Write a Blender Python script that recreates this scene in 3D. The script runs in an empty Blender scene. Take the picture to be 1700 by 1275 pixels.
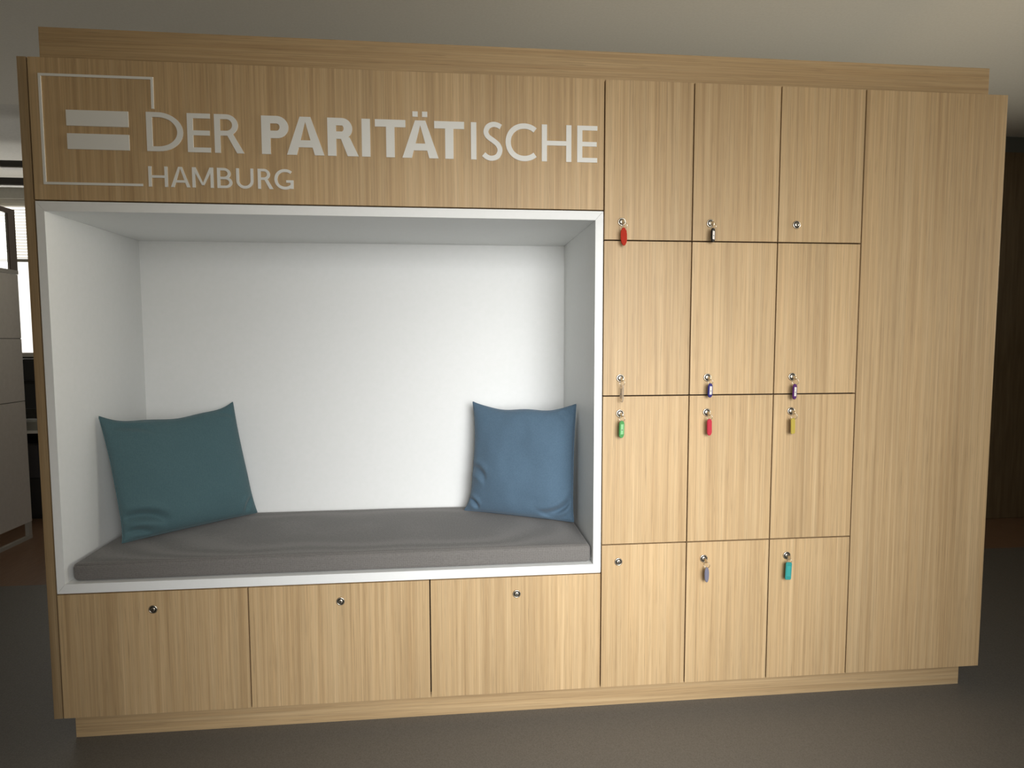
import bpy, bmesh, math, random
from mathutils import Vector, Matrix, noise as mnoise
rnd = random.Random(7)
scene = bpy.context.scene
COL = scene.collection
R = math.radians

# ------------------------------------------------------------------ camera, world, lights, exposure
cd = bpy.data.cameras.new('camera')
cam = bpy.data.objects.new('camera', cd); COL.objects.link(cam)
cd.sensor_fit = 'HORIZONTAL'; cd.sensor_width = 36.0
cd.lens = 36.0 * 1022.184 / 1700.0
cd.clip_start = 0.05
CRX, CRY, CRZ = -0.071, 0.0024, -0.0975
M3 = (Matrix.Rotation(CRZ, 3, 'Z') @ Matrix.Rotation(CRX, 3, 'X') @ Matrix.Rotation(CRY, 3, 'Y')
      @ Matrix.Rotation(R(90), 3, 'X'))
cam.matrix_world = Matrix.Translation((-0.5014, -2.0142, 1.2969)) @ M3.to_4x4()
scene.camera = cam

world = bpy.data.worlds.new('world'); scene.world = world; world.use_nodes = True
bg = world.node_tree.nodes['Background']
bg.inputs[0].default_value = (0.75, 0.85, 1.0, 1); bg.inputs[1].default_value = 0.6

def area(name, loc, rot, sx, sy, power, col, spread=180):
    ld = bpy.data.lights.new(name, 'AREA'); ld.shape = 'RECTANGLE'
    ld.size = sx; ld.size_y = sy; ld.energy = power; ld.color = col; ld.spread = R(spread)
    o = bpy.data.objects.new(name, ld); COL.objects.link(o)
    o.location = loc; o.rotation_euler = rot
    return o
# daylight through the window behind the photographer (points towards +Y, slightly down)
KEYC = (0.97, 0.985, 1.0)
area('window_daylight', (0.10, -2.72, 1.58), (R(90 - 19.5), 0, 0), 1.3, 1.25, 14.2, KEYC, 74)
area('window_daylight_low', (0.5, -2.72, 1.2), (R(90 - 16), 0, R(12)), 1.2, 1.2, 5.2, KEYC, 55)
# added warm fill lamp, stands in for light bounced around the room
area('room_fill', (0.2, -2.6, 1.6), (R(90), 0, R(0)), 2.4, 1.8, 9.2, (1.0, 0.87, 0.64), 150)
# added side lamps, no windows there; they brighten ceiling, partition and niche wall
area('side_fill', (4.9, 0.6, 1.7), (R(90 + 11), 0, R(89)), 2.0, 1.2, 11.5, (1.0, 0.93, 0.78), 38)
area('side_fill_front', (4.9, -0.6, 1.7), (R(90 + 4), 0, R(80)), 1.6, 1.2, 6.5, (1.0, 0.95, 0.84), 40)
# daylight from the window of the room beyond
area('far_window_daylight', (-4.3, 4.05, 1.9), (R(-90 - 20), 0, 0), 2.4, 1.3, 9, (1.0, 0.97, 0.92), 160)

scene.view_settings.view_transform = 'Standard'
scene.view_settings.look = 'None'
scene.view_settings.gamma = 1.0
scene.view_settings.use_curve_mapping = False
scene.view_settings.exposure = 0.0

# ------------------------------------------------------------------ materials
def newmat(name):
    m = bpy.data.materials.new(name); m.use_nodes = True
    nt = m.node_tree; b = nt.nodes['Principled BSDF']
    return m, nt, b
def plain(name, col, rough=0.5, metal=0.0, spec=0.5, **kw):
    m, nt, b = newmat(name)
    b.inputs['Base Color'].default_value = (*col, 1)
    b.inputs['Roughness'].default_value = rough
    b.inputs['Metallic'].default_value = metal
    b.inputs['Specular IOR Level'].default_value = spec
    for k, v in kw.items():
        b.inputs[k].default_value = v
    return m
def node(nt, t, **kw):
    n = nt.nodes.new(t)
    for k, v in kw.items(): setattr(n, k, v)
    return n
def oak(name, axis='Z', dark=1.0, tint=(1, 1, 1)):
    m, nt, b = newmat(name); L = nt.links.new
    tc = node(nt, 'ShaderNodeTexCoord'); oi = node(nt, 'ShaderNodeObjectInfo')
    off = node(nt, 'ShaderNodeVectorMath', operation='SCALE'); off.inputs[0].default_value = (37.0, 11.0, 23.0)
    L(oi.outputs['Random'], off.inputs['Scale'])
    add = node(nt, 'ShaderNodeVectorMath', operation='ADD')
    L(tc.outputs['Object'], add.inputs[0]); L(off.outputs[0], add.inputs[1])
    def sc(a, g):
        mp = node(nt, 'ShaderNodeVectorMath', operation='MULTIPLY')
        v = [a, a, a]; v['XYZ'.index(axis)] = g
        mp.inputs[1].default_value = v; L(add.outputs[0], mp.inputs[0]); return mp
    def ns(a, g, det, rough, dist=0.0):
        n = node(nt, 'ShaderNodeTexNoise'); n.inputs['Scale'].default_value = 1.0
        n.inputs['Detail'].default_value = det; n.inputs['Roughness'].default_value = rough
        n.inputs['Distortion'].default_value = dist
        L(sc(a, g).outputs[0], n.inputs['Vector']); return n
    broad = ns(7.0, 0.35, 2, 0.5, 0.3)
    mid = ns(62.0, 0.8, 4, 0.6, 0.5)
    fine = ns(230.0, 2.2, 3, 0.6, 0.2)
    pore = ns(420.0, 9.0, 2, 0.5)
    def ramp(n, stops):
        r = node(nt, 'ShaderNodeValToRGB'); L(n.outputs['Fac'], r.inputs['Fac'])
        while len(r.color_ramp.elements) < len(stops): r.color_ramp.elements.new(0.5)
        for e, (p, c) in zip(r.color_ramp.elements, stops):
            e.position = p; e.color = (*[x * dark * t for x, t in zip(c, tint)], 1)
        return r
    r1 = ramp(mid, [(0.27, (0.430, 0.284, 0.142)), (0.47, (0.520, 0.358, 0.188)), (0.72, (0.590, 0.424, 0.236))])
    def mult(a, n, lo, hi, p0=0.3, p1=0.7):
        mr = node(nt, 'ShaderNodeMapRange'); mr.inputs['From Min'].default_value = p0; mr.inputs['From Max'].default_value = p1
        mr.inputs['To Min'].default_value = lo; mr.inputs['To Max'].default_value = hi
        L(n.outputs['Fac'], mr.inputs['Value'])
        mx = node(nt, 'ShaderNodeVectorMath', operation='SCALE'); L(a, mx.inputs[0]); L(mr.outputs[0], mx.inputs['Scale'])
        return mx.outputs[0]
    c = mult(r1.outputs[0], broad, 0.90, 1.07)
    c = mult(c, fine, 0.86, 1.11)
    c = mult(c, pore, 0.78, 1.03, 0.25, 0.42)
    L(c, b.inputs['Base Color'])
    b.inputs['Roughness'].default_value = 0.48
    b.inputs['Specular IOR Level'].default_value = 0.35
    bp = node(nt, 'ShaderNodeBump'); bp.inputs['Strength'].default_value = 0.08; bp.inputs['Distance'].default_value = 0.001
    L(fine.outputs['Fac'], bp.inputs['Height']); L(bp.outputs[0], b.inputs['Normal'])
    return m
def noisy(name, c0, c1, scale, rough=0.8, bump=0.0, bdist=0.002, stretch=(1, 1, 1), detail=4, spec=0.3):
    m, nt, b = newmat(name); L = nt.links.new
    tc = node(nt, 'ShaderNodeTexCoord')
    mp = node(nt, 'ShaderNodeVectorMath', operation='MULTIPLY'); mp.inputs[1].default_value = stretch
    L(tc.outputs['Object'], mp.inputs[0])
    n = node(nt, 'ShaderNodeTexNoise'); n.inputs['Scale'].default_value = scale; n.inputs['Detail'].default_value = detail
    L(mp.outputs[0], n.inputs['Vector'])
    r = node(nt, 'ShaderNodeValToRGB'); L(n.outputs['Fac'], r.inputs['Fac'])
    r.color_ramp.elements[0].position = 0.3; r.color_ramp.elements[0].color = (*c0, 1)
    r.color_ramp.elements[1].position = 0.7; r.color_ramp.elements[1].color = (*c1, 1)
    L(r.outputs[0], b.inputs['Base Color'])
    b.inputs['Roughness'].default_value = rough; b.inputs['Specular IOR Level'].default_value = spec
    if bump:
        bp = node(nt, 'ShaderNodeBump'); bp.inputs['Strength'].default_value = bump; bp.inputs['Distance'].default_value = bdist
        L(n.outputs['Fac'], bp.inputs['Height']); L(bp.outputs[0], b.inputs['Normal'])
    return m
def fabric(name, c0, c1, weave=900.0, bump=0.35):
    m, nt, b = newmat(name); L = nt.links.new
    tc = node(nt, 'ShaderNodeTexCoord')
    n = node(nt, 'ShaderNodeTexNoise'); n.inputs['Scale'].default_value = 240; n.inputs['Detail'].default_value = 3
    L(tc.outputs['Object'], n.inputs['Vector'])
    w1 = node(nt, 'ShaderNodeTexWave'); w1.bands_direction = 'X'; w1.inputs['Scale'].default_value = weave / 6.28; w1.inputs['Distortion'].default_value = 1.5
    w2 = node(nt, 'ShaderNodeTexWave'); w2.bands_direction = 'Z'; w2.inputs['Scale'].default_value = weave / 6.28; w2.inputs['Distortion'].default_value = 1.5
    L(tc.outputs['Object'], w1.inputs['Vector']); L(tc.outputs['Object'], w2.inputs['Vector'])
    mu = node(nt, 'ShaderNodeMath', operation='ADD'); L(w1.outputs['Fac'], mu.inputs[0]); L(w2.outputs['Fac'], mu.inputs[1])
    ml = node(nt, 'ShaderNodeMath', operation='MULTIPLY'); ml.inputs[1].default_value = 0.25; L(mu.outputs[0], ml.inputs[0])
    ad = node(nt, 'ShaderNodeMath', operation='MULTIPLY_ADD'); ad.inputs[1].default_value = 0.6
    L(n.outputs['Fac'], ad.inputs[0]); L(ml.outputs[0], ad.inputs[2])
    r = node(nt, 'ShaderNodeValToRGB'); L(ad.outputs[0], r.inputs['Fac'])
    r.color_ramp.elements[0].position = 0.25; r.color_ramp.elements[0].color = (*c0, 1)
    r.color_ramp.elements[1].position = 0.8; r.color_ramp.elements[1].color = (*c1, 1)
    L(r.outputs[0], b.inputs['Base Color'])
    b.inputs['Roughness'].default_value = 0.9; b.inputs['Specular IOR Level'].default_value = 0.15
    b.inputs['Sheen Weight'].default_value = 0.15
    bp = node(nt, 'ShaderNodeBump'); bp.inputs['Strength'].default_value = bump; bp.inputs['Distance'].default_value = 0.0006
    L(ad.outputs[0], bp.inputs['Height']); L(bp.outputs[0], b.inputs['Normal'])
    return m

OAKV = oak('oak_laminate_upright', 'Z')
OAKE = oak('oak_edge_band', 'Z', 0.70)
OAKH = oak('oak_laminate_lying', 'X', 0.92)
CARC = plain('dark_brown_board', (0.020, 0.009, 0.004), 0.8)
WHITE = noisy('white_laminate', (0.86, 0.87, 0.85), (0.88, 0.885, 0.87), 60, 0.45, 0.03, 0.0005)
LETTER = plain('white_acrylic', (0.80, 0.79, 0.74), 0.4)
CHROME = plain('nickel', (0.66, 0.60, 0.50), 0.33, 1.0)
DARKM = plain('dark_metal', (0.02, 0.017, 0.014), 0.4, 0.3)
BLUE = fabric('blue_cotton', (0.075, 0.128, 0.185), (0.115, 0.183, 0.255))
TEALF = fabric('petrol_cotton', (0.062, 0.122, 0.138), (0.098, 0.170, 0.186))
GREYF = fabric('grey_wool', (0.120, 0.112, 0.104), (0.225, 0.212, 0.198), 700, 0.5)
PLASTER = noisy('ceiling_plaster', (0.74, 0.72, 0.65), (0.78, 0.76, 0.69), 90, 0.9, 0.1, 0.001)
PANELC = noisy('pale_ceiling_panel', (0.66, 0.65, 0.60), (0.72, 0.71, 0.66), 50, 0.9, 0.05, 0.001)
WALLW = noisy('wall_paint', (0.50, 0.46, 0.38), (0.54, 0.50, 0.42), 70, 0.9)
FLOORG = noisy('grey_floor', (0.128, 0.118, 0.102), (0.178, 0.166, 0.145), 260, 0.55, 0.25, 0.0008)
FLOORB = noisy('brown_floor', (0.20, 0.115, 0.068), (0.26, 0.155, 0.095), 14, 0.35, 0, 0.001, (9, 0.7, 1))

# ------------------------------------------------------------------ mesh helpers
def add_box(bm, x0, x1, y0, y1, z0, z1, bev=0.0, mi=0):
    r = bmesh.ops.create_cube(bm, size=1.0)
    vs = r['verts']
    for v in vs:
        v.co = Vector(((x0 + x1) / 2 + v.co.x * (x1 - x0), (y0 + y1) / 2 + v.co.y * (y1 - y0), (z0 + z1) / 2 + v.co.z * (z1 - z0)))
    fs = {f for v in vs for f in v.link_faces}
    for f in fs: f.material_index = mi
    if bev > 0:
        es = list({e for v in vs for e in v.link_edges})
        rr = bmesh.ops.bevel(bm, geom=es, offset=bev, segments=2, affect='EDGES', profile=0.6)
        for f in rr['faces']: f.material_index = mi
    return bm
def box(*a, **k):
    return add_box(bmesh.new(), *a, **k)
def add_prism(bm, pts, y0, y1, mi=0):
    """pts: closed (x,z) outline; thickness y0 (front) to y1 (back)"""
    f = [bm.verts.new((x, y0, z)) for x, z in pts]; b = [bm.verts.new((x, y1, z)) for x, z in pts]
    n = len(pts)
    fs = [bm.faces.new(f), bm.faces.new(b[::-1])]
    for i in range(n):
        fs.append(bm.faces.new((f[i], b[i], b[(i + 1) % n], f[(i + 1) % n])))
    for q in fs: q.material_index = mi
    return bm
def add_ribbon(bm, pts, t, y0, y1, closed=False, mi=0):
    """constant-width stroke along an (x,z) centre line with mitred joints"""
    n = len(pts); P = [Vector(p) for p in pts]
    ls, rs = [], []
    for i in range(n):
        a = P[i - 1] if (i > 0 or closed) else None
        c = P[(i + 1) % n] if (i < n - 1 or closed) else None
        d1 = (P[i] - a).normalized() if a is not None else None
        d2 = (c - P[i]).normalized() if c is not None else None
        if d1 is None: d1 = d2
        if d2 is None: d2 = d1
        n1 = Vector((-d1.y, d1.x)); n2 = Vector((-d2.y, d2.x))
        m = (n1 + n2).normalized(); k = t / 2 / max(0.35, m.dot(n1))
        ls.append(P[i] + m * k); rs.append(P[i] - m * k)
    rng = range(n if closed else n - 1)
    V = []
    for i in range(n):
        V.append([bm.verts.new((ls[i].x, y0, ls[i].y)), bm.verts.new((rs[i].x, y0, rs[i].y)),
                  bm.verts.new((rs[i].x, y1, rs[i].y)), bm.verts.new((ls[i].x, y1, ls[i].y))])
    for i in rng:
        a, b = V[i], V[(i + 1) % n]
        for q in range(4):
            f = bm.faces.new((a[q], a[(q + 1) % 4], b[(q + 1) % 4], b[q])); f.material_index = mi
    if not closed:
        bm.faces.new(V[0][::-1]).material_index = mi; bm.faces.new(V[-1]).material_index = mi
    return bm
def add_lathe(bm, prof, c, axis='Y', seg=28, mi=None):
    """profile (r, h) turned around an axis through c; h runs along the axis"""
    rings = []
    for r, h in prof:
        ring = []
        for k in range(seg):
            a = 2 * math.pi * k / seg
            p = (r * math.cos(a), h, r * math.sin(a)) if axis == 'Y' else (r * math.cos(a), r * math.sin(a), h)
            ring.append(bm.verts.new(Vector(c) + Vector(p)))
        rings.append(ring)
    for i in range(len(rings) - 1):
        for k in range(seg):
            f = bm.faces.new((rings[i][k], rings[i][(k + 1) % seg], rings[i + 1][(k + 1) % seg], rings[i + 1][k]))
            f.material_index = mi[i] if mi else 0; f.smooth = True
    f = bm.faces.new(rings[-1]); f.material_index = mi[-1] if mi else 0
    f = bm.faces.new(rings[0][::-1]); f.material_index = mi[0] if mi else 0
    return bm
def add_tube(bm, pts, r, seg=8, closed=False, mi=0):
    P = [Vector(p) for p in pts]; n = len(P); rings = []
    for i in range(n):
        a = P[i - 1] if (i > 0 or closed) else P[i]
        c = P[(i + 1) % n] if (i < n - 1 or closed) else P[i]
        d = (c - a).normalized()
        u = d.cross(Vector((0.3, 0.2, 0.93)));
        if u.length < 1e-3: u = d.cross(Vector((1, 0, 0)))
        u.normalize(); w = d.cross(u)
        rings.append([bm.verts.new(P[i] + (u * math.cos(2 * math.pi * k / seg) + w * math.sin(2 * math.pi * k / seg)) * r) for k in range(seg)])
    for i in range(n if closed else n - 1):
        A, B = rings[i], rings[(i + 1) % n]
        for k in range(seg):
            f = bm.faces.new((A[k], A[(k + 1) % seg], B[(k + 1) % seg], B[k])); f.smooth = True; f.material_index = mi
    if not closed:
        bm.faces.new(rings[0][::-1]).material_index = mi; bm.faces.new(rings[-1]).material_index = mi
    return bm
WORLD = {}
def wloc(o):
    return WORLD[o.name] if o is not None else Vector((0, 0, 0))
def obj(name, bm, mats, parent=None, origin=None, smooth=False):
    """links ONE mesh object; bm is in world coordinates, the origin moves to its centre"""
    bmesh.ops.recalc_face_normals(bm, faces=bm.faces)
    if origin is None:
        lo = Vector([min(v.co[i] for v in bm.verts) for i in range(3)]); hi = Vector([max(v.co[i] for v in bm.verts) for i in range(3)])
        origin = (lo + hi) / 2
        if parent is None: origin.z = lo.z
    origin = Vector(origin)
    for v in bm.verts: v.co -= origin
    me = bpy.data.meshes.new(name); bm.to_mesh(me); bm.free()
    if smooth:
        for p in me.polygons: p.use_smooth = True
    for m in (mats if isinstance(mats, (list, tuple)) else [mats]): me.materials.append(m)
    o = bpy.data.objects.new(name, me); COL.objects.link(o)
    if parent is not None: o.parent = parent
    o.location = origin - wloc(parent); WORLD[o.name] = origin
    return o
def tag(o, label, cat, group=None):
    o['label'] = label; o['category'] = cat
    if group: o['group'] = group
    return o
def thing(name, loc, label, cat, group=None):
    o = bpy.data.objects.new(name, None); COL.objects.link(o); o.empty_display_size = 0.1
    o.location = loc; WORLD[o.name] = Vector(loc)
    return tag(o, label, cat, group)
def struct(name, bm, m, parent=None):
    o = obj(name, bm, m, parent)
    if parent is None: o['kind'] = 'structure'
    return o

# ------------------------------------------------------------------ measures of the wall unit (front plane y = 0)
X0, XS = -1.7721, -1.7448
X4, XR = 0.9, 1.4198
ZT, ZH, Z1, Z2, Z3, ZN, ZB = 2.137, 1.7198, 1.6245, 1.1094, 0.600, 0.502, 0.096
ZC = 2.2464
G = 0.0022            # half a joint
TH = 0.019            # board thickness
DEP = 0.60
CEIL = 2.70
WY = 2.02             # wall behind

# ------------------------------------------------------------------ the setting
struct('floor', box(-5.6, 5.0, -2.8, 1.42, -0.06, 0.0), FLOORG)
fb = struct('floor_far', box(-6.6, 5.0, 1.42, 4.4, -0.06, 0.0), FLOORB)
struct('ceiling', box(-5.6, 5.0, -2.8, WY, CEIL, CEIL + 0.08), PLASTER)
struct('ceiling_far', box(-6.6, -1.2, WY + 0.002, 4.4, CEIL + 0.03, CEIL + 0.11), PANELC)
struct('wall_back', box(-1.1, 5.0, WY, WY + 0.12, 0, CEIL), plain('grey_green_paint', (0.11, 0.115, 0.10), 0.8))
struct('wall_right', box(5.0, 5.1, -2.8, WY + 0.12, 0, CEIL), WALLW)
struct('wall_left', box(-5.7, -5.6, -2.8, 1.2, 0, CEIL), WALLW)
# wall behind the photographer with a window opening
wf = bmesh.new()
add_box(wf, -5.6, -0.95, -2.9, -2.8, 0, CEIL); add_box(wf, 1.85, 5.0, -2.9, -2.8, 0, CEIL)
add_box(wf, -0.95, 1.85, -2.9, -2.8, 0, 0.2); add_box(wf, -0.95, 1.85, -2.9, -2.8, 2.1, CEIL)
struct('wall_front', wf, WALLW)
wfr = bmesh.new()
for a in ((-0.95, -0.89, 0.2, 2.1), (1.79, 1.85, 0.2, 2.1), (-0.89, 1.79, 0.2, 0.26), (-0.89, 1.79, 2.04, 2.1)):
    add_box(wfr, a[0], a[1], -2.89, -2.81, a[2], a[3])
w2 = struct('window_2', wfr, plain('window_frame_white', (0.7, 0.7, 0.68), 0.5))
# far room
FY = 4.25
DARKW = noisy('dark_grey_wall', (0.035, 0.037, 0.033), (0.05, 0.052, 0.046), 30, 0.8)
wb = bmesh.new()
add_box(wb, -6.6, -1.2, FY, FY + 0.12, 0, 1.15)
add_box(wb, -6.6, -5.9, FY, FY + 0.12, 1.15, 2.62); add_box(wb, -2.7, -1.2, FY, FY + 0.12, 1.15, 2.62)
struct('wall_far', wb, DARKW)
struct('wall_far_top', box(-6.6, -1.2, FY - 0.004, FY + 0.12, 2.622, CEIL + 0.03), PANELC)
struct('wall_far_right', box(-1.2, -1.1, WY, FY, 0, CEIL), WALLW)
struct('wall_far_left', box(-6.7, -6.6, 1.2, 4.4, 0, CEIL), WALLW)
struct('wall_return', box(-6.6, -5.6, 1.2, 1.3, 0, CEIL), WALLW)

FRW = plain('white_window_profile', (0.62, 0.6, 0.55), 0.5)
wn = bmesh.new()
for a in ((-5.9, -5.84, 1.15, 2.62), (-2.76, -2.7, 1.15, 2.62), (-5.84, -2.76, 1.15, 1.19), (-5.84, -2.76, 2.56, 2.62)):
    add_box(wn, a[0], a[1], FY + 0.02, FY + 0.08, a[2], a[3])
win = struct('window_1', wn, FRW)
obj('transom', box(-5.84, -2.76, FY + 0.03, FY + 0.075, 2.045, 2.072), plain('transom_grey', (0.25, 0.24, 0.22), 0.5), win)
PANE = plain('bright_sky_pane', (0.8, 0.8, 0.8), 0.2)
PANE.node_tree.nodes['Principled BSDF'].inputs['Emission Color'].default_value = (1.0, 0.97, 0.90, 1)
PANE.node_tree.nodes['Principled BSDF'].inputs['Emission Strength'].default_value = 1.25
for z0, z1 in ((1.19, 2.045), (2.072, 2.56)):
    obj('pane', box(-5.84, -2.76, FY + 0.05, FY + 0.056, z0, z1), PANE, win)
SLAT = plain('cream_blind_slat', (0.78, 0.74, 0.64), 0.6)
SLAT.node_tree.nodes['Principled BSDF'].inputs['Transmission Weight'].default_value = 0.0
for i in range(19):
    z = 2.57 - i * 0.0275
    sb = bmesh.new()
    w = 0.012; th = R(22)
    add_prism(sb, [(0, 0), (0, 0.0012), (1, 0.0012), (1, 0)], 0, 1)
    for v in sb.verts:
        yy = (v.co.y - 0.5) * 2 * w
        v.co = Vector((-5.82 + 3.04 * v.co.x, FY - 0.03 + yy * math.cos(th), z + v.co.z + yy * math.sin(th)))
    obj('slat', sb, SLAT, win)

# ------------------------------------------------------------------ bench cabinet with the upholstered niche
bc = thing('bench_cabinet', (-0.885, 0.3, ZB), 'oak cabinet with white seating niche, white lettered header and three bench doors', 'cabinet')
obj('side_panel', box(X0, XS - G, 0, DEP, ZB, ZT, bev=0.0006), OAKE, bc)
hp = obj('header_panel', box(XS + G, -G, 0, TH, ZH + G, ZT, bev=0.0006), OAKV, bc)
# body boards behind the fronts (dark edges seen in the joints)
obj('carcass_top', box(XS, -0.002, TH + 0.012, DEP, 1.74, ZT - 0.002), CARC, bc)
obj('carcass_base', box(XS, -0.002, TH + 0.012, DEP, ZB + 0.001, 0.485), CARC, bc)
# niche lining: four mitred white boards and a back board
FL, FR, FT, FB = -1.7179, -0.0281, 1.6886, 0.5344
OL, OR_, OT, OB = XS + G + 0.0005, -G, ZH - G, ZN + G
D0 = 0.5636
def mitred(name, pts):
    bm = add_prism(bmesh.new(), pts, 0, D0)
    return obj(name, bm, WHITE, bc)
e = 0.00035
mitred('niche_side', [(OL, OB + e), (OL, OT - e), (FL, FT - e), (FL, FB + e)])
mitred('niche_side', [(OR_, OB + e), (OR_, OT - e), (FR, FT - e), (FR, FB + e)])
mitred('niche_ceiling', [(OL + e, OT), (OR_ - e, OT), (FR - e, FT), (FL + e, FT)])
mitred('niche_floor', [(OL + e, OB), (OR_ - e, OB), (FR - e, FB), (FL + e, FB)])
obj('niche_back', box(OL, OR_, D0, D0 + 0.016, OB, OT), WHITE, bc)

def lock_bm(x, z):
    bm = bmesh.new()
    add_lathe(bm, [(0.0138, 0.0), (0.0138, -0.0022), (0.0126, -0.0036), (0.0108, -0.0040), (0.0098, -0.0030), (0.0096, -0.0012),
                   (0.0074, -0.0012), (0.0072, -0.0046), (0.0066, -0.0052), (0.0022, -0.0052)], (x, 0, z), mi=[0, 0, 0, 0, 1, 1, 1, 0, 0])
    add_box(bm, x - 0.0011, x + 0.0011, -0.0056, -0.004, z - 0.0048, z + 0.0048, mi=1)
    add_box(bm, x - 0.008, x + 0.008, 0.0, 0.016, z - 0.008, z + 0.008, mi=1)
    return bm
def cam_lock(x, z, door):
    return obj('cam_lock', lock_bm(x, z), [CHROME, DARKM], door)
XD = [XS + G - G, -1.165, -0.5809, 0.0]
for i in range(3):
    d = obj('bench_door', box(XD[i] + G, XD[i + 1] - G, 0, TH, ZB, ZN - G, bev=0.0006), OAKV, bc)
    cam_lock((-1.4574, -0.872, -0.2902)[i], 0.4425, d)

# ---- lettering: thin white letters on the header
YF0, YB = -0.0028, 0.0
LAY = [0]
def lay():
    LAY[0] += 1
    return YF0 - 0.00004 * (LAY[0] % 6)
def arc(cx, cz, rx, rz, a0, a1, n=18, p=1.0):
    out = []
    for i in range(n + 1):
        a = R(a0 + (a1 - a0) * i / n); c, s = math.cos(a), math.sin(a)
        out.append((cx + rx * math.copysign(abs(c) ** p, c), cz + rz * math.copysign(abs(s) ** p, s)))
    return out
def catmull(pts, n=7):
    P = [Vector(p) for p in pts]; P = [P[0] * 2 - P[1]] + P + [P[-1] * 2 - P[-2]]; out = []
    for i in range(1, len(P) - 2):
        for k in range(n):
            t = k / n
            q = 0.5 * ((2 * P[i]) + (-P[i - 1] + P[i + 1]) * t + (2 * P[i - 1] - 5 * P[i] + 4 * P[i + 1] - P[i + 2]) * t * t + (-P[i - 1] + 3 * P[i] - 3 * P[i + 1] + P[i + 2]) * t ** 3)
            out.append((q.x, q.y))
    out.append((P[-2].x, P[-2].y)); return out
def glyph(ch, x0, x1, z0, z1, t):
    bm = bmesh.new(); w = x1 - x0; h = z1 - z0; th = t * 0.86
    def rect(a, b, c, d): add_prism(bm, [(a, c), (a, d), (b, d), (b, c)], lay(), YB)
    def rib(pts, tt=th): add_ribbon(bm, pts, tt, lay(), YB)
    def bowl(xs, xe, zb, zt, flat=0.45):
        xf = xs + (xe - xs) * flat; rx = xe - xf - t / 2; rz = (zt - zb - th) / 2; zc = (zt + zb) / 2
        # bowl thicker at its side: outer and inner outline
        o_ = [(xs, zt)] + arc(xf, zc, xe - xf, (zt - zb) / 2, 90, -90, 20) + [(xs, zb)]
        i_ = [(xs, zt - th)] + arc(xf, zc, xe - xf - t, (zt - zb) / 2 - th, 90, -90, 20) + [(xs, zb + th)]
        n = len(o_); YF = lay()
        F = [[bm.verts.new((p[0], y, p[1])) for p in q] for q in (o_, i_) for y in (YF, YB)]
        for k in range(n - 1):
            bm.faces.new((F[0][k], F[0][k + 1], F[2][k + 1], F[2][k])); bm.faces.new((F[1][k + 1], F[1][k], F[3][k], F[3][k + 1]))
            bm.faces.new((F[0][k + 1], F[0][k], F[1][k], F[1][k + 1])); bm.faces.new((F[2][k], F[2][k + 1], F[3][k + 1], F[3][k]))
    if ch == 'I': rect(x0, x1, z0, z1)
    elif ch == 'T':
        rect(x0, x1, z1 - th, z1); rect((x0 + x1 - t) / 2, (x0 + x1 + t) / 2, z0, z1 - th)
    elif ch == 'E':
        rect(x0, x0 + t, z0, z1)
        rect(x0 + t, x1, z1 - th, z1); rect(x0 + t, x1 - 0.03 * w, z0 + 0.5 * h - th / 2, z0 + 0.5 * h + th / 2); rect(x0 + t, x1, z0, z0 + th)
    elif ch == 'H':
        rect(x0, x0 + t, z0, z1); rect(x1 - t, x1, z0, z1); rect(x0 + t, x1 - t, z0 + 0.5 * h - th / 2, z0 + 0.5 * h + th / 2)
    elif ch == 'D':
        rect(x0, x0 + t, z0, z1); bowl(x0 + t, x1, z0, z1, 0.18)
    elif ch == 'P':
        rect(x0, x0 + t, z0, z1); bowl(x0 + t, x1, z0 + 0.42 * h, z1, 0.35)
    elif ch == 'R':
        rect(x0, x0 + t, z0, z1); xb = x0 + 0.80 * w; bowl(x0 + t, xb, z0 + 0.45 * h, z1, 0.35)
        xa = x0 + 0.42 * w
        add_prism(bm, [(xa, z0 + 0.47 * h), (xa + t * 1.05, z0 + 0.50 * h), (x1, z0), (x1 - t * 1.3, z0)], lay(), YB)
    elif ch == 'B':
        rect(x0, x0 + t, z0, z1); bowl(x0 + t, x0 + 0.9 * w, z0 + 0.5 * h - th / 2, z1, 0.35); bowl(x0 + t, x1, z0, z0 + 0.5 * h + th / 2, 0.4)
    elif ch in 'AÄ':
        tt = t * 1.12; xm = (x0 + x1) / 2; q = t * 0.62
        add_prism(bm, [(x0, z0), (xm - q, z1), (xm + q * 0.25, z1), (x0 + tt, z0)], lay(), YB)
        add_prism(bm, [(x1 - tt, z0), (xm - q * 0.25, z1), (xm + q, z1), (x1, z0)], lay(), YB)
        zb = z0 + 0.27 * h; k = (zb - z0) / h
        rect(x0 + (xm - x0) * k + tt * 0.6, x1 - (x1 - xm) * k - tt * 0.6, zb - th * 0.35, zb + th * 0.6)
        if ch == 'Ä':
            d = 0.0165
            for cx in (xm - 0.0156, xm + 0.0143): rect(cx - d / 2, cx + d / 2, z1 + 0.011, z1 + 0.011 + d)
    elif ch == 'M':
        rect(x0, x0 + t, z0, z1); rect(x1 - t, x1, z0, z1); xm = (x0 + x1) / 2; zv = z0 + 0.12 * h
        add_prism(bm, [(x0, z1), (x0 + t * 1.2, z1), (xm + t * 0.35, zv), (xm - t * 0.35, zv)], lay(), YB)
        add_prism(bm, [(x1 - t * 1.2, z1), (x1, z1), (xm + t * 0.35, zv), (xm - t * 0.35, zv)], lay(), YB)
    elif ch == 'U':
        r = (w - t) / 2; zc = z0 + th / 2 + r * 0.95
        rib([(x0 + t / 2, z1)] + arc((x0 + x1) / 2, zc, r, zc - z0 - th / 2, 180, 360, 20) + [(x1 - t / 2, z1)], t * 0.95)
    elif ch == 'C':
        ov = 0.012 * h; cx = x0 + 0.60 * w
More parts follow.
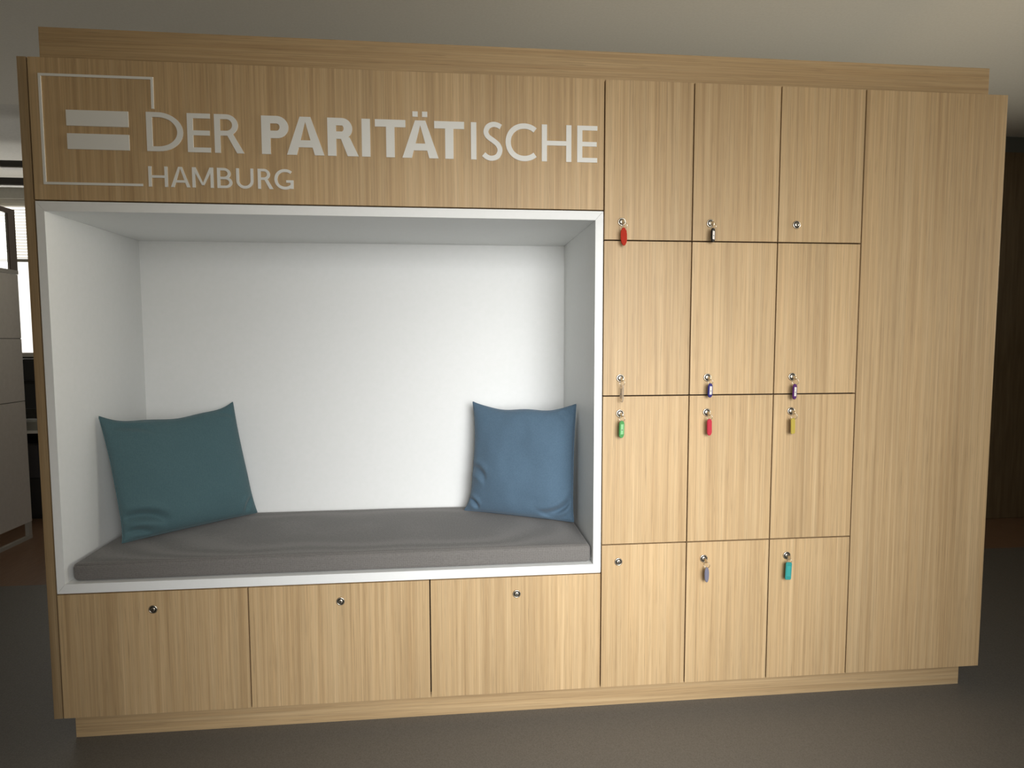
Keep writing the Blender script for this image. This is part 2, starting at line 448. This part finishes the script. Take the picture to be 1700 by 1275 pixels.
        rib(arc(cx, (z0 + z1) / 2, cx - x0 - t / 2, h / 2 + ov - t / 2, 48, 312, 34, 0.96), t)
    elif ch == 'G':
        ov = 0.012 * h; cx = x0 + 0.56 * w
        rib(arc(cx, (z0 + z1) / 2, cx - x0 - t / 2, h / 2 + ov - t / 2, 50, 320, 34, 0.96), t)
        rect(x1 - t, x1, z0 + 0.03 * h, z0 + 0.46 * h); rect(x0 + 0.62 * w, x1 - t, z0 + 0.46 * h - th, z0 + 0.46 * h)
    elif ch == 'S':
        p = [(0.90, 0.895), (0.72, 0.945), (0.50, 0.955), (0.27, 0.895), (0.165, 0.755), (0.27, 0.625), (0.52, 0.525), (0.76, 0.415), (0.86, 0.265),
             (0.74, 0.105), (0.46, 0.045), (0.22, 0.075), (0.05, 0.15)]
        rib(catmull([(x0 + a * w, z0 + b * h) for a, b in p], 5), t * 0.94)
    return bm
ZA, ZE = 1.8722, 1.9878
REG, BOLD = 0.0168, 0.0262
for ch, a, b, t in [('D', -1.4144, -1.3087, REG), ('E', -1.2964, -1.2292, REG), ('R', -1.2171, -1.1302, REG),
                    ('P', -1.0781, -0.9972, BOLD), ('A', -1.0031, -0.8898, BOLD), ('R', -0.8795, -0.7850, BOLD), ('I', -0.775, -0.749, BOLD),
                    ('T', -0.734, -0.6396, BOLD), ('Ä', -0.6501, -0.5367, BOLD), ('T', -0.5497, -0.4554, BOLD),
                    ('I', -0.434, -0.4167, REG), ('S', -0.3969, -0.3325, REG), ('C', -0.3234, -0.2234, REG), ('H', -0.2064, -0.11, REG), ('E', -0.0908, -0.0246, REG)]:
    obj('letter', glyph(ch, a, b, ZA, ZE, t), LETTER, hp)
for ch, a, b in [('H', -1.4143, -1.3587), ('A', -1.3501, -1.2935), ('M', -1.287, -1.2247), ('B', -1.2137, -1.1691), ('U', -1.1574, -1.1059), ('R', -1.0931, -1.0472), ('G', -1.0434, -0.9862)]:
    obj('letter', glyph(ch, a, b, 1.7664, 1.8272, 0.0088), LETTER, hp)
q = 0.0072 / 2
obj('logo_frame', add_ribbon(bmesh.new(), [(-1.3902 - q, 1.9974), (-1.3895 - q, 2.0901 - q), (-1.7139 + q, 2.0901 - q), (-1.7139 + q, 1.767 + q), (-1.4313, 1.767 + q)], 2 * q, lay(), YB), LETTER, hp)
for zb, zt in ((1.9406, 1.9866), (1.8722, 1.9182)):
    obj('equals_bar', add_prism(bmesh.new(), [(-1.6412, zb), (-1.6412, zt), (-1.4652, zt), (-1.4652, zb)], lay(), YB), LETTER, hp)

# ------------------------------------------------------------------ locker cabinet, three columns of four
lc = thing('locker_cabinet', (0.45, 0.3, ZB), 'oak locker block of twelve small doors with nickel cam locks', 'cabinet')
obj('carcass', box(0.002, X4 - 0.002, TH + 0.012, DEP, ZB + 0.001, ZT - 0.002), CARC, lc)
rows = [(Z1, ZT, 1.6843), (Z2, Z1, 1.1693), (Z3, Z2, 1.0502), (ZB, Z3, 0.5401)]
for zb, zt, zl in rows:
    for c in range(3):
        d = obj('locker_door', box(0.3 * c + G, 0.3 * c + 0.3 - G, 0, TH, zb + (G if zb > ZB else 0), zt - (G if zt < ZT else 0), bev=0.0006), OAKV, lc)
        cam_lock((0.0600, 0.3623, 0.6646)[c], zl, d)

tc_ = thing('tall_cabinet', ((X4 + XR) / 2, 0.3, ZB), 'tall oak cabinet with one plain undivided front at the right end', 'cabinet')
obj('front_panel', box(X4 + G, XR, 0, TH, ZB, ZT, bev=0.0006), OAKV, tc_)
obj('carcass', box(X4 + 0.002, XR - TH, TH + 0.012, DEP, ZB + 0.001, ZT - 0.002), CARC, tc_)
obj('side_panel', box(XR - TH + 0.0005, XR, TH + 0.0005, DEP, ZB, ZT, bev=0.0006), OAKV, tc_)

fa = obj('fascia_board', box(-1.7371, 1.3912, 0.05, DEP - 0.03, ZT, ZC, bev=0.0006), OAKH)
tag(fa, 'long recessed oak fascia board along the top of the wall unit', 'fascia')
pl = obj('plinth_board', box(-1.7388, 1.3889, 0.05, DEP - 0.03, 0.0, ZB, bev=0.0006), OAKH)
tag(pl, 'long recessed oak plinth under the wall unit on the grey floor', 'plinth')

# ------------------------------------------------------------------ seat cushion
def rounded_box_grid(x0, x1, y0, y1, z0, z1, r, nx, ny, nz, disp):
    def ticks(a, b, n):
        t = [a, a + r * 0.35, a + r * 0.7, a + r]
        t += [a + r + (b - a - 2 * r) * k / n for k in range(1, n)]
        return t + [b - r, b - r * 0.7, b - r * 0.35, b]
    X, Y, Z = ticks(x0, x1, nx), ticks(y0, y1, ny), ticks(z0, z1, nz)
    bm = bmesh.new(); cache = {}
    def V(i, j, k):
        key = (i, j, k)
        if key not in cache:
            p = Vector((X[i], Y[j], Z[k]))
            c = Vector((min(max(p.x, x0 + r), x1 - r), min(max(p.y, y0 + r), y1 - r), min(max(p.z, z0 + r), z1 - r)))
            d = p - c
            if d.length > 1e-9: p = c + d.normalized() * r
            cache[key] = bm.verts.new(disp(p))
        return cache[key]
    I, J, K = len(X) - 1, len(Y) - 1, len(Z) - 1
    for i in range(I):
        for j in range(J):
            for k in (0, K): bm.faces.new((V(i, j, k), V(i + 1, j, k), V(i + 1, j + 1, k), V(i, j + 1, k)))
    for i in range(I):
        for k in range(K):
            for j in (0, J): bm.faces.new((V(i, j, k), V(i + 1, j, k), V(i + 1, j, k + 1), V(i, j, k + 1)))
    for j in range(J):
        for k in range(K):
            for i in (0, I): bm.faces.new((V(i, j, k), V(i, j + 1, k), V(i, j + 1, k + 1), V(i, j, k + 1)))
    for f in bm.faces: f.smooth = True
    return bm
def cush(p):
    t = (p.z - FB) / 0.064
    if t > 0.3:
        u = (p.x + 0.87) / 0.84; v = (p.y - 0.29) / 0.27
        b = max(0.0, 1 - u ** 4) * max(0.0, 1 - v ** 4)
        p.z += t * (0.006 * b + 0.0011 * mnoise.noise(Vector((p.x * 5, p.y * 6, 1.3))) - (0.004 if p.x < -1.2 else 0) * min(1, (-1.2 - p.x) / 0.4) * max(0, -v))
        p.y += 0.0025 * mnoise.noise(Vector((p.x * 4, 2.0, p.z * 8))) * (1 if v < 0 else 0)
    elif p.z > FB + 0.0015 and p.y < 0.1:
        p.z += 0.0
    if p.y < 0.06:   # lower front edge lifts a little towards the right end
        p.y -= 0.002 * mnoise.noise(Vector((p.x * 3, 5.0, 0)))
    return p
sc_ = obj('seat_cushion', rounded_box_grid(-1.706, -0.0315, 0.014, 0.5585, FB + 0.0005, FB + 0.0625, 0.017, 60, 22, 3, cush), GREYF)
tag(sc_, 'long grey upholstered seat cushion lying in the white niche', 'cushion')
pp = []
for i in range(60):
    x = -1.692 + (1.692 - 0.045) * i / 59
    pp.append((x, 0.0175 - 0.0008, 0))
# piping along the upper front edge
pipe = bmesh.new(); pts = []
for x, y, _ in pp:
    s = cush(Vector((x, 0.014 + 0.017 * 0.30, FB + 0.0625 - 0.017 * 0.30)))
    pts.append((s.x, s.y, s.z))
add_tube(pipe, pts, 0.0022, 6)
obj('piping', pipe, GREYF, sc_)

# ------------------------------------------------------------------ pillows
def pillow(name, bl, br, tl, tr, T, mat, label, seed, pinch, creases):
    """pinch: how far the left, right and top edge draw in between the pointed corners;
    creases: (u0, v0, u1, v1, width, depth) folds on the front"""
    bl, br, tl, tr = map(Vector, (bl, br, tl, tr))
    nrm = (br - bl).cross(tl - bl).normalized()          # towards the back
    if nrm.y < 0: nrm.negate()
    N = 84; bm = bmesh.new()
    cx = (br - bl + tr - tl) / 2; cz = (tl - bl + tr - br) / 2
    def P(i, j, side):
        u = -1 + 2 * i / N; v = -1 + 2 * j / N
        u = math.sin(u * math.pi / 2) * 0.4 + u * 0.6; v = math.sin(v * math.pi / 2) * 0.4 + v * 0.6
        a = (u + 1) / 2; b = (v + 1) / 2
        p = (bl * (1 - a) + br * a) * (1 - b) + (tl * (1 - a) + tr * a) * b
        kx = (pinch[0] if u < 0 else pinch[1]) * (1 - (v if v > 0 else -abs(v) ** 3) ** 2 if v > 0 else 1 - abs(v) ** 6)
        p = p - cx * 0.5 * u * abs(u) * kx
        kz = pinch[2] * (1 - abs(u) ** 3.4) * (1 + 0.10 * math.sin(u * 7 + seed)) if v > 0 else 0.012 * (1 - u ** 4)
        p = p - cz * 0.5 * v * abs(v) * kz
        e = max(0.0, 1 - abs(u) ** 2.6) * max(0.0, 1 - abs(v) ** 2.6)
        t = T * e ** 0.50
        t *= 1 + mnoise.noise(Vector((u * 1.7 + seed, v * 1.7, side * 3.0))) * 0.16
        t *= 1.0 + 0.14 * (-v) * (1 - u * u)
        t += 0.0016 * mnoise.noise(Vector((u * 5 + seed, v * 5, 7.0 + side))) * min(1, e * 3)
        if side == 0:
            for u0, v0, u1, v1, w_, d_ in creases:
                A = Vector((u0, v0)); B = Vector((u1, v1)); q = Vector((u, v)); L_ = (B - A).length
                k = max(0.0, min(1.0, (q - A).dot(B - A) / (L_ * L_)))
                c_ = A + (B - A) * k + Vector((-(B - A).y, (B - A).x)) * 0.12 * math.sin(k * math.pi)
                dist = (q - c_).length
                fade = math.sin(math.pi * min(1, max(0, 0.12 + 0.88 * k))) ** 0.7 if k < 1 else 0.0
                t += 1.5 * d_ * fade * (math.exp(-(dist / w_) ** 2) - 0.55 * math.exp(-((dist - 1.7 * w_) / w_) ** 2)) * min(1, e * 8)
        q_ = p + nrm * (t if side else -t)
        q_.z = max(q_.z, 0.6045)
        return q_
    V = {}
    for s in (0, 1):
        for i in range(N + 1):
            for j in range(N + 1):
                if s and (i in (0, N) or j in (0, N)): V[s, i, j] = V[0, i, j]
                else: V[s, i, j] = bm.verts.new(P(i, j, s))
    for s in (0, 1):
        for i in range(N):
            for j in range(N):
                f = bm.faces.new((V[s, i, j], V[s, i + 1, j], V[s, i + 1, j + 1], V[s, i, j + 1])); f.smooth = True
    rim = [V[0, i, 0].co.copy() for i in range(N)] + [V[0, N, j].co.copy() for j in range(N)] + [V[0, N - i, N].co.copy() for i in range(N)] + [V[0, 0, N - j].co.copy() for j in range(N)]
    o = obj(name, bm, mat)
    tag(o, label, 'pillow')
    for r_ in rim: r_.z = max(r_.z, 0.6065)
    obj('seam', add_tube(bmesh.new(), rim, 0.0022, 6, closed=True), mat, o)
    return o
pillow('throw_pillow', (-1.632, 0.175, 0.606), (-1.289, 0.5175, 0.606), (-1.704, 0.206, 1.040), (-1.376, 0.537, 1.052), 0.064, TEALF,
       'petrol blue square pillow leaning in the left corner of the niche', 1.3, (0.045, 0.03, 0.165),
       [(-1.0, -0.62, -0.40, -0.80, 0.075, -0.013), (-0.98, -0.86, -0.62, -0.95, 0.05, -0.007), (-0.9, 0.86, -0.35, 0.74, 0.07, -0.008), (0.72, 0.92, 0.93, 0.80, 0.05, -0.006), (0.80, -0.95, 0.99, -0.70, 0.05, -0.008)])
pillow('throw_pillow', (-0.4555, 0.464, 0.606), (-0.0445, 0.2535, 0.606), (-0.417, 0.478, 1.048), (-0.034, 0.275, 1.054), 0.064, BLUE,
       'lighter blue square pillow leaning in the right corner of the niche', 4.1, (0.12, 0.03, 0.13),
       [(1.0, -0.62, 0.45, -0.90, 0.065, -0.014), (1.0, -0.82, 0.55, -0.96, 0.05, -0.010), (-1.0, -0.20, -0.55, -0.34, 0.07, -0.010), (-0.98, -0.78, -0.70, -0.93, 0.05, -0.010), (0.80, 0.95, 0.98, 0.72, 0.05, -0.006)])

# ------------------------------------------------------------------ keys with coloured tags hanging from the locks
def tagmat(n, c, rough=0.6):
    return plain(n, c, rough, spec=0.15)
CLEAR = plain('clear_plastic', (0.86, 0.78, 0.66), 0.15, **{'Transmission Weight': 0.75, 'IOR': 1.3})
PAPER = plain('paper_insert', (0.72, 0.68, 0.64), 0.6)
INK = plain('pen_mark', (0.10, 0.09, 0.10), 0.6)
# colour, material, x, top z, length, turn, label side seen, tag shape
KEYS = [
    ('red', (0.42, 0.022, 0.006), 0.0597, 1.6625, 1.6033, 18, False, 'point', 'red key tag hanging from the first lock of the top locker row'),
    ('black', (0.012, 0.009, 0.008), 0.3610, 1.6650, 1.6178, 56, True, 'round', 'black key tag with white insert, hanging in the top locker row'),
    ('clear', None, 0.0582, 1.1495, 1.0905, -62, True, 'round', 'clear colourless key tag hanging above the green tag'),
    ('blue', (0.03, 0.028, 0.17), 0.3622, 1.1512, 1.1030, 50, True, 'round', 'dark blue key tag with white insert above the pink tag'),
    ('purple', (0.085, 0.018, 0.13), 0.6612, 1.1464, 1.0933, 50, True, 'round', 'purple key tag with white insert above the yellow tag'),
    ('green', (0.085, 0.30, 0.095), 0.0591, 1.0293, 0.9713, 50, True, 'round', 'green key tag hanging below the clear tag'),
    ('pink', (0.50, 0.035, 0.06), 0.3621, 1.0310, 0.9740, 48, False, 'round', 'pinkish red key tag hanging below the dark blue tag'),
    ('yellow', (0.48, 0.37, 0.07), 0.6585, 1.0287, 0.9750, 46, False, 'flat', 'yellow key tag hanging below the purple tag'),
    ('grey', (0.20, 0.20, 0.26), 0.3634, 0.5190, 0.4652, 50, False, 'point', 'grey blue key tag in the lowest locker row'),
    ('teal', (0.04, 0.28, 0.26), 0.6580, 0.5246, 0.4626, 14, True, 'flat', 'turquoise key tag in the lowest locker row'),
]
LOCKX = {0: 0.0600, 1: 0.3623, 2: 0.6646}
def make_key(col, rgb, x, zt, zb, turn, front, shape, label):
    lx = min(LOCKX.values(), key=lambda a: abs(a - x))
    lz = min((r_[2] for r_ in rows), key=lambda a: abs(a - (zt + 0.018)))
    root = thing('locker_key', (lx, -0.0056, lz), label, 'key', 'keys left in the locker doors')
    kb = bmesh.new()
    # shank and flat bow, the bow stands at right angles to the door
    add_box(kb, lx - 0.001, lx + 0.001, -0.0135, -0.0058, lz - 0.0038, lz + 0.0038)
    add_prism(kb, [(0, 0)] * 0 or arc(0, 0, 0.0068, 0.0080, 0, 360, 22)[:-1], -0.0011, 0.0011)
    A = R(64 if (x > 0.5) else 58)
    for v in kb.verts:
        if abs(v.co.y) <= 0.0012 and v.co.x < 0.02 and abs(v.co.z) < 0.02:
            p = v.co.copy()
            # local: p.x sideways -> out of the door, p.y thickness
            v.co = Vector((lx + 0.0005, -0.0185, lz - 0.0035)) + Vector((p.x * 0.45 * math.cos(A) + p.y * math.sin(A), -p.x * math.sin(A) + p.y * math.cos(A), p.z))
    obj('key', kb, CHROME, root)
    rc = Vector(((lx + x) / 2 + 0.001, -0.0245, (lz - 0.008 + zt) / 2)); rr = max(0.0055, (lz - 0.006 - zt) / 2 + 0.0022)
    B = R(35)
    ring = [rc + Vector((math.cos(a) * math.cos(B) * rr, -math.cos(a) * math.sin(B) * rr, math.sin(a) * rr)) for a in [2 * math.pi * k / 20 for k in range(20)]]
    obj('split_ring', add_tube(bmesh.new(), ring, 0.0009, 6, closed=True), CHROME, root)
    # tag body
    ln = zt - zb; hw = 0.0105; hl = ln / 2
    if shape == 'point':
        out = [(-hw * .45, hl * .88), (0, hl), (hw * .45, hl * .88), (hw * .9, hl * .6), (hw, hl * .2), (hw, -hl * .3), (hw * .8, -hl * .68), (hw * .35, -hl * .95), (0, -hl), (-hw * .35, -hl * .95), (-hw * .8, -hl * .68), (-hw, -hl * .3), (-hw, hl * .2), (-hw * .9, hl * .6)]
    elif shape == 'flat':
        out = [(-hw * .8, hl), (hw * .8, hl), (hw, hl * .86), (hw, -hl * .86), (hw * .75, -hl), (-hw * .75, -hl), (-hw, -hl * .86), (-hw, hl * .86)]
    else:
        out = arc(0, hl - hw, hw, hw, 0, 180, 10) + arc(0, -hl + hw, hw, hw, 180, 360, 10)
    tb = bmesh.new(); add_prism(tb, out, -0.0022, 0.0022)
    bmesh.ops.bevel(tb, geom=[e_ for e_ in tb.edges if abs(e_.verts[0].co.y - e_.verts[1].co.y) < 1e-6], offset=0.0008, segments=1, affect='EDGES')
    # viewing direction of someone standing before the unit, plus a twist
    cx, cz = x, (zt + zb) / 2
    vm = Matrix.Translation((cx, -0.0265, cz)) @ Matrix.Rotation(R(turn) - R(18) + (0 if front else R(180)), 4, 'Z') @ Matrix.Rotation(R(2.0), 4, 'Y')
    for v in tb.verts: v.co = vm @ v.co
    body = obj('tag', tb, CLEAR if rgb is None else tagmat(col + '_plastic', rgb), root)
    ib = bmesh.new(); iw, il = hw * 0.60, hl * 0.58
    add_prism(ib, [(-iw, -il), (-iw, il), (iw, il), (iw, -il)], -0.0026, -0.0018)
    add_box(ib, -iw * 0.55, iw * 0.45, -0.0029, -0.0025, -il * 0.22, -il * 0.04, mi=1)
    for v in ib.verts: v.co = vm @ v.co
    pm = PAPER
    if col == 'green': pm = plain('green_insert', (0.26, 0.56, 0.27), 0.5)
    if col == 'clear': pm = plain('beige_insert', (0.55, 0.44, 0.32), 0.6)
    if col == 'teal': pm = plain('teal_insert', (0.045, 0.34, 0.31), 0.4)
    obj('paper_insert', ib, [pm, INK if col not in ('teal',) else pm], root)
for k in KEYS: make_key(*k)

# ------------------------------------------------------------------ right background: dark wood cladding
WOODD = noisy('dark_brown_veneer', (0.115, 0.080, 0.042), (0.165, 0.118, 0.064), 6, 0.5, 0, 0.001, (9, 9, 0.6))
cl = thing('wood_cladding', (3.2, WY - 0.02, 0.0), 'dark brown wooden wall panelling behind the right end of the wall unit', 'panelling')
for i in range(4):
    obj('panel', box(1.32 + 0.92 * i, 1.32 + 0.92 * i + 0.916, WY - 0.022, WY - 0.002, 0.004, 2.588, bev=0.001), WOODD, cl)

# ------------------------------------------------------------------ left background
PX = -3.28
SCR = noisy('grey_screen_laminate', (0.60, 0.565, 0.52), (0.64, 0.605, 0.56), 40, 0.6)
BRF = plain('brown_grey_frame', (0.16, 0.125, 0.105), 0.5)
LTF = plain('pale_grey_metal', (0.42, 0.40, 0.36), 0.45)
ps = thing('partition_screen', (PX, 1.7, 0.0), 'grey partition screen with brown framed glass top standing left of the wall unit', 'partition')
for z0, z1 in ((0.11, 0.907), (0.911, 1.313), (1.317, 1.725)):
    obj('panel', box(PX - 0.0045, PX, 1.10, 2.285, z0, z1, bev=0.001), SCR, ps)
    obj('panel', box(PX - 0.02, PX - 0.0155, 1.10, 2.285, z0, z1, bev=0.001), SCR, ps)
obj('core_board', box(PX - 0.015, PX - 0.005, 1.101, 2.284, 0.112, 1.724), plain('dark_core', (0.08, 0.075, 0.07), 0.8), ps)
obj('middle_rail', box(PX - 0.022, PX + 0.003, 1.10, 2.288, 1.727, 1.752), LTF, ps)
obj('frame_post', box(PX - 0.02, PX + 0.001, 2.225, 2.288, 1.753, 2.105), BRF, ps)
obj('frame_post', box(PX - 0.02, PX + 0.001, 1.10, 1.16, 1.753, 2.105), BRF, ps)
obj('top_rail', box(PX - 0.02, PX + 0.001, 1.10, 2.288, 2.106, 2.136), BRF, ps)
GLASS = plain('clear_glass', (0.95, 0.97, 0.96), 0.02, **{'Transmission Weight': 1.0, 'IOR': 1.45})
obj('glass_pane', box(PX - 0.013, PX - 0.008, 1.161, 2.224, 1.753, 2.105), GLASS, ps)
obj('foot_rail', box(PX - 0.02, PX + 0.005, 1.10, 2.275, 0.0, 0.022), LTF, ps)
for y in (2.245, 1.12):
    obj('leg', box(PX - 0.02, PX + 0.003, y, y + 0.03, 0.023, 0.109), LTF, ps)

DKM = plain('dark_plastic', (0.022, 0.023, 0.024), 0.5)
dk = thing('office_desk', (-3.9, 2.9, 0.0), 'white topped desk behind the grey partition screen', 'desk')
obj('desk_top', box(-4.6, -3.3, 2.55, 3.25, 0.655, 0.675, bev=0.002), plain('white_desk_top', (0.75, 0.74, 0.7), 0.35), dk)
for x in (-4.55, -3.40):
    for y in (2.60, 3.16):
        obj('leg', box(x, x + 0.04, y, y + 0.04, 0.0, 0.654), plain('grey_leg', (0.3, 0.3, 0.28), 0.5), dk)
obj('modesty_panel', box(-4.50, -3.41, 3.10, 3.115, 0.36, 0.654), DKM, dk)
mo = thing('computer_monitor', (-3.72, 2.86, 0.675), 'dark computer monitor on the desk behind the partition screen', 'monitor')
obj('screen', box(-4.02, -3.42, 2.84, 2.87, 0.80, 1.17, bev=0.006), DKM, mo)
obj('screen_bar', box(-4.02, -3.42, 2.832, 2.8395, 0.985, 1.01, bev=0.002), plain('black_gloss', (0.006, 0.006, 0.006), 0.3), mo)
obj('stand', box(-3.76, -3.68, 2.872, 2.90, 0.69, 0.95), DKM, mo)
obj('stand_foot', box(-3.84, -3.60, 2.80, 2.98, 0.676, 0.69, bev=0.003), DKM, mo)
pt = obj('paper_tray', box(-3.63, -3.38, 2.57, 2.77, 0.676, 0.735, bev=0.004), plain('grey_tray', (0.25, 0.25, 0.22), 0.6))
tag(pt, 'low grey tray on the desk in front of the dark monitor', 'tray')
cr = thing('storage_crate', (-3.55, 2.95, 0.0), 'dark drawer unit standing under the white desk', 'drawer unit')
obj('body', box(-3.98, -3.42, 2.72, 3.05, 0.02, 0.56, bev=0.004), DKM, cr)
obj('drawer_front', box(-3.97, -3.43, 2.708, 2.719, 0.31, 0.55, bev=0.002), plain('blue_grey_front', (0.05, 0.05, 0.06), 0.4), cr)
obj('drawer_front', box(-3.97, -3.43, 2.708, 2.719, 0.04, 0.30, bev=0.002), DKM, cr)
obj('base', box(-3.96, -3.44, 2.74, 3.03, 0.0, 0.019), DKM, cr)

LAMPD = plain('dark_lamp_profile', (0.06, 0.055, 0.05), 0.5)
LAMPW = plain('lamp_diffuser', (0.7, 0.68, 0.62), 0.5)
for (xa, xb, y, z, h, lab) in ((-3.54, -2.1, 2.58, 2.475, 0.04, 'dark slim pendant lamp under the pale ceiling, nearer of the two'),
                               (-4.6, -2.1, 3.05, 2.465, 0.05, 'dark slim pendant lamp under the pale ceiling, farther and lower of the two')):
    lp = thing('pendant_lamp', ((xa + xb) / 2, y, z), lab, 'lamp', 'slim pendant lamps in the far room')
    obj('lamp_body', box(xa, xb, y - 0.04, y + 0.04, z, z + h, bev=0.003), LAMPD, lp)
    obj('diffuser', box(xa + 0.02, xb - 0.02, y - 0.03, y + 0.03, z - 0.006, z - 0.0005), LAMPW, lp)
    for x in (xa + 0.25, xb - 0.25):
        obj('cable', add_tube(bmesh.new(), [(x, y, z + h), (x, y, CEIL + 0.03)], 0.0015, 6), LAMPD, lp)
